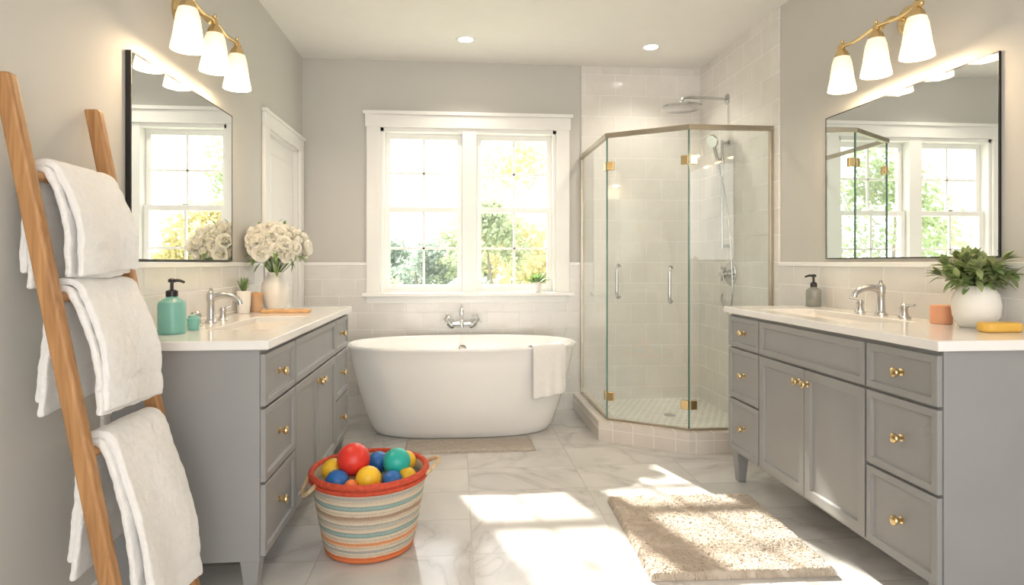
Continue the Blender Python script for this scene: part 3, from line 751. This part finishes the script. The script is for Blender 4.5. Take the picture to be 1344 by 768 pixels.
def blossom(bm,c,n,s,mi=0):
    n=n.normalized(); a=n.orthogonal().normalized(); b_=n.cross(a)
    bm_sphere(bm,c+n*s*.05,s*.36,mi,2)
    for ring,(cnt,tilt,ln) in enumerate([(4,.15,.80),(6,.55,.95),(7,1.0,1.0),(8,1.45,.95)]):
        for k in range(cnt):
            an=2*math.pi*k/cnt+ring*.6+random.random()*.3
            rad=a*math.cos(an)+b_*math.sin(an)
            dr=n*math.cos(tilt)+rad*math.sin(tilt)
            bm_petal(bm,c-n*s*.35+rad*s*.1,dr,n*math.sin(tilt)-rad*math.cos(tilt),s*ln,s*1.0,-.3 if ring<2 else .05,mi)
def rdir(zmin=-1):
    while True:
        v=Vector((random.uniform(-1,1),random.uniform(-1,1),random.uniform(-1,1)))
        if .1<v.length<1 and v.normalized().z>zmin: return v.normalized()
# flower vase
vx,vy=-1.015,3.52
e=empty('flower_vase',(vx,vy,LT))
lathe('vase',[(.0,0),(.045,0),(.05,.004),(.066,.045),(.076,.10),(.072,.145),(.052,.182),(.040,.20),(.046,.212),(.041,.212),(.034,.20),(.05,.17),(.0,.16)],(vx,vy,LT),'ceram',e,cap0=False,cap1=False,ang=60)
bm=bmesh.new(); cc=Vector((vx,vy,LT+.345)); top=Vector((vx,vy,LT+.205))
N=54
for i in range(N):
    zz=1-1.35*(i+.5)/N; an=i*2.39996
    rr=math.sqrt(max(0,1-zz*zz)); dv=Vector((rr*math.cos(an),rr*math.sin(an),zz))
    rad=.115+.030*random.random(); c=cc+Vector((dv.x*rad*1.2,dv.y*rad*1.2,dv.z*rad*.95))
    c.x=max(c.x,XL+.055)
    blossom(bm,c,dv+rdir()*.25,.038+.012*random.random(),0)
    bm_sweep(bm,cr([tuple(top-Vector((0,0,.03))),tuple((top+c)/2+dv*.01),tuple(c-dv*.02)],3),.0016,5,1)
for i in range(80):
    dv=rdir(-.75); rad=.06+.08*random.random(); c=cc+dv*rad
    if dv.z>0: rad*=.8
    c.x=max(c.x,XL+.06)
    bm_leaf(bm,c,dv+rdir()*.7,Vector((0,0,1)),.05+.03*random.random(),.022,.3,2)
for v in bm.verts:
    if v.co.x<XL+.015: v.co.x=XL+.015
finish('white_bouquet',bm,['petal','stem','leaf'],e,True,180)
# spiky succulent
sx,sy=-1.115,3.31
e=empty('potted_succulent',(sx,sy,LT))
lathe('pot',[(.0,0),(.026,0),(.030,.004),(.034,.05),(.036,.115),(.032,.118),(.028,.105),(.0,.10)],(sx,sy,LT),'ceram',e,cap0=False,cap1=False)
bm=bmesh.new()
for i in range(22):
    an=i*2.4; ti=.12+.5*(i/22); dv=Vector((math.cos(an)*math.sin(ti),math.sin(an)*math.sin(ti),math.cos(ti)))
    bm_leaf(bm,Vector((sx,sy,LT+.10)),dv,Vector((0,0,1)) if ti>.3 else Vector((1,0,0)),.10-.02*(i/22),.012,-.1,0)
for v in bm.verts:
    if v.co.x<XL+.015: v.co.x=XL+.015
finish('spiky_leaves',bm,'leaf',e,True,180)
e=empty('candle_jar',(-1.09,3.43,LT))
lathe('jar',[(.0,0),(.030,0),(.033,.003),(.033,.088),(.030,.090)],(-1.085,3.415,LT),'candle',e,cap0=False)
lathe('lid',[(.034,.0),(.035,.004),(.034,.014),(.01,.018)],(-1.085,3.415,LT+.088),'woodtray',e)
bm=bmesh.new()
def rrect(bm,x0,x1,y0,y1,z0,z1,r):
    lo=[];hi=[]
    for cx,cy,a0 in [(x1-r,y1-r,0),(x0+r,y1-r,90),(x0+r,y0+r,180),(x1-r,y0+r,270)]:
        for k in range(7):
            a=R(a0+15*k); lo.append(bm.verts.new((cx+r*math.cos(a),cy+r*math.sin(a),z0))); hi.append(bm.verts.new((cx+r*math.cos(a),cy+r*math.sin(a),z1)))
    n=len(lo); bm.faces.new(lo[::-1]); bm.faces.new(hi)
    for k in range(n): bm.faces.new([lo[k],lo[(k+1)%n],hi[(k+1)%n],hi[k]])
rrect(bm,-1.04,-.78,3.30,3.385,LT,LT+.018,.035)
bev(finish('wooden_soap_tray',bm,'woodtray',None,False),.005,3)
# right plant
px,py=1.855,2.03
e=empty('potted_leafy_plant',(px,py,RT))
lathe('pot',[(.0,0),(.045,0),(.052,.004),(.070,.04),(.075,.08),(.068,.12),(.052,.143),(.046,.150),(.041,.148),(.05,.125),(.0,.12)],(px,py,RT),'ceram',e,cap0=False,cap1=False,ang=60)
bm=bmesh.new()
for s in range(26):
    an=s*2.4; ti=.15+.95*((s+.5)/26)
    dv=Vector((math.cos(an)*math.sin(ti),math.sin(an)*math.sin(ti),math.cos(ti)*.8+.12))
    b0=Vector((px+dv.x*.02,py+dv.y*.02,RT+.125)); L=.095+.05*random.random()
    if dv.x>.3: L*=.6
    tip=b0+dv*L; mid=(b0+tip)/2+Vector((0,0,.015)); pts=cr([tuple(b0),tuple(mid),tuple(tip)],4)
    bm_sweep(bm,pts,.0015,5,1)
    for k in range(2,len(pts)):
        for q in range(2):
            ld=(dv+rdir()*.9); bm_leaf(bm,Vector(pts[k]),ld,Vector((0,0,1)),.042+.02*random.random(),.022,.3,0 if random.random()<.6 else 2)
    for q in range(4): bm_leaf(bm,tip,dv+rdir()*.6,Vector((0,0,1)),.05,.022,.1,0)
for v in bm.verts:
    if v.co.x>XR-.02: v.co.x=XR-.02
finish('foliage',bm,['leaf2','stem','leaf'],e,True,180)
lathe('peach_candle',[(.0,0),(.034,0),(.037,.004),(.037,.066),(.033,.071),(.006,.068),(.0,.068)],(1.84,2.17,RT),'peach',cap0=False,cap1=False)
bm=bmesh.new(); rrect(bm,1.745,1.885,1.86,1.925,RT,RT+.033,.028)
bev(finish('yellow_soap_bar',bm,'soap',None,False),.010,4)
# sill plant
px,py,pz=.62,YB-.05,.922
e=empty('sill_potted_plant',(px,py,pz))
lathe('pot',[(.0,0),(.026,0),(.028,.003),(.037,.075),(.039,.08),(.035,.08),(.03,.068),(.0,.066)],(px,py,pz),'ceram',e,cap0=False,cap1=False)
bm=bmesh.new()
for i in range(90):
    dv=rdir(.1); b0=Vector((px+dv.x*.02,py+dv.y*.02,pz+.068))
    bm_leaf(bm,b0+dv*.03*random.random(),dv+Vector((0,0,.5)),Vector((0,0,1)),.06+.03*random.random(),.018,.3,0)
finish('leaves',bm,'leaf',e,True,180)
# ------------------------------------------------------------------ outside
GZ=-.6
bm=bmesh.new(); bm.faces.new([bm.verts.new(p) for p in [(-60,YB+.3,GZ),(60,YB+.3,GZ),(60,140,GZ),(-60,140,GZ)]])
rows=[]
for i in range(61):
    x=-60+2*i; hgt=7+3.5*noise.noise(Vector((x*.035,3,0)))+.8*noise.noise(Vector((x*.2,7,0)))
    rows.append([bm.verts.new((x,95,GZ)),bm.verts.new((x,105,GZ+hgt*.7)),bm.verts.new((x,115,GZ+hgt))])
for a,b_ in zip(rows,rows[1:]):
    for k in (0,1):
        f=bm.faces.new([a[k],b_[k],b_[k+1],a[k+1]]); f.material_index=1
finish('lawn_and_hill',bm,['grass','hill'],None)  # flat lawn and the distant hill ridge joined in one mesh
def tree(x,y,h,rad,mat,n,base=.35,seed=0):
    rnd=random.Random(seed); e=empty('garden_tree',(x,y,GZ))
    sweep('trunk',cr([(x,y,GZ),(x+.05,y,GZ+h*.3),(x-.05,y+.05,GZ+h*.7)]),[.08,.06,.02],'bark',e,8)
    bm=bmesh.new()
    cl=[]
    for i in range(14):
        a=rnd.random()*6.28; zz=base+(1-base)*rnd.random(); rr=rad*(.85*math.sin(math.pi*min(1,(zz-base)/(1-base)*.8+.15)))*rnd.random()**.5
        cl.append((Vector((x+rr*math.cos(a),y+rr*math.sin(a),GZ+h*zz)),rad*(.28+.25*rnd.random())))
    for i in range(n):
        c,r_=rnd.choice(cl); 
        d_=Vector((rnd.gauss(0,1),rnd.gauss(0,1),rnd.gauss(0,1))).normalized()*r_*rnd.random()**.4
        p=c+d_; a=Vector((rnd.gauss(0,1),rnd.gauss(0,1),rnd.gauss(0,1))).normalized(); b_=a.orthogonal().normalized(); s=.04+.05*rnd.random()
        c2=a.cross(b_)
        bm.faces.new([bm.verts.new(p+b_*s),bm.verts.new(p+c2*s*.6),bm.verts.new(p-b_*s),bm.verts.new(p-c2*s*.6)])
    finish('canopy',bm,mat,e,False)
tree(2.1,11.5,2.7,1.15,'tyel',5200,.15,1)
tree(.7,13,2.9,1.1,'tgreen',3200,.2,2)
tree(-2.3,12,2.4,1.3,'tgreen',5000,.1,3)
tree(-.9,14,2.2,1.2,'tdark',5000,.05,4)
tree(-.1,16,2.3,1.2,'tgreen',4400,.05,5)
tree(1.4,15,2.8,1.3,'tyel',4400,.1,6)
tree(3.6,16,4.5,1.8,'tgreen',5000,.2,7)
tree(-4.4,16,3.8,1.8,'tdark',5000,.1,8)
tree(.3,10.5,1.5,.8,'tdark',3200,.05,9)
tree(1.6,17,5.0,1.9,'tyel',4200,.35,10)
tree(-6,13,4,1.8,'tgreen',4800,.1,11)
tree(-1.9,17,2.2,1.3,'tdark',4000,.05,12)
# ------------------------------------------------------------------ light
W=bpy.data.worlds.new('world'); scene.world=W; W.use_nodes=True; nt=W.node_tree; nt.nodes.clear()
o=nt.nodes.new('ShaderNodeOutputWorld'); bg=nt.nodes.new('ShaderNodeBackground'); bg.inputs[1].default_value=4.0
tc=nt.nodes.new('ShaderNodeTexCoord'); sp=nt.nodes.new('ShaderNodeSeparateXYZ'); nt.links.new(tc.outputs['Generated'],sp.inputs[0])
nt.links.new(ramp(nt,sp.outputs[2],[(0,(1,.955,.90)),(.3,(1,.975,.945)),(1,(.90,.94,1))]),bg.inputs[0]); nt.links.new(bg.outputs[0],o.inputs[0])
S=bpy.data.lights.new('sun','SUN'); S.energy=14.5; S.color=(1,.93,.82); S.angle=R(1.2)
so=bpy.data.objects.new('sun',S); scene.collection.objects.link(so)
so.rotation_euler=Vector((.30,-1,-.72)).to_track_quat('-Z','Y').to_euler()
# ------------------------------------------------------------------ camera
c=bpy.data.cameras.new('camera'); co=bpy.data.objects.new('camera',c); scene.collection.objects.link(co)
co.location=(0,0,1.15); co.rotation_euler=(R(90),0,-math.atan(72/800)); c.lens=36*800/1344; c.sensor_width=36
c.shift_y=-39/1344; c.clip_start=.05; c.clip_end=500
scene.camera=co
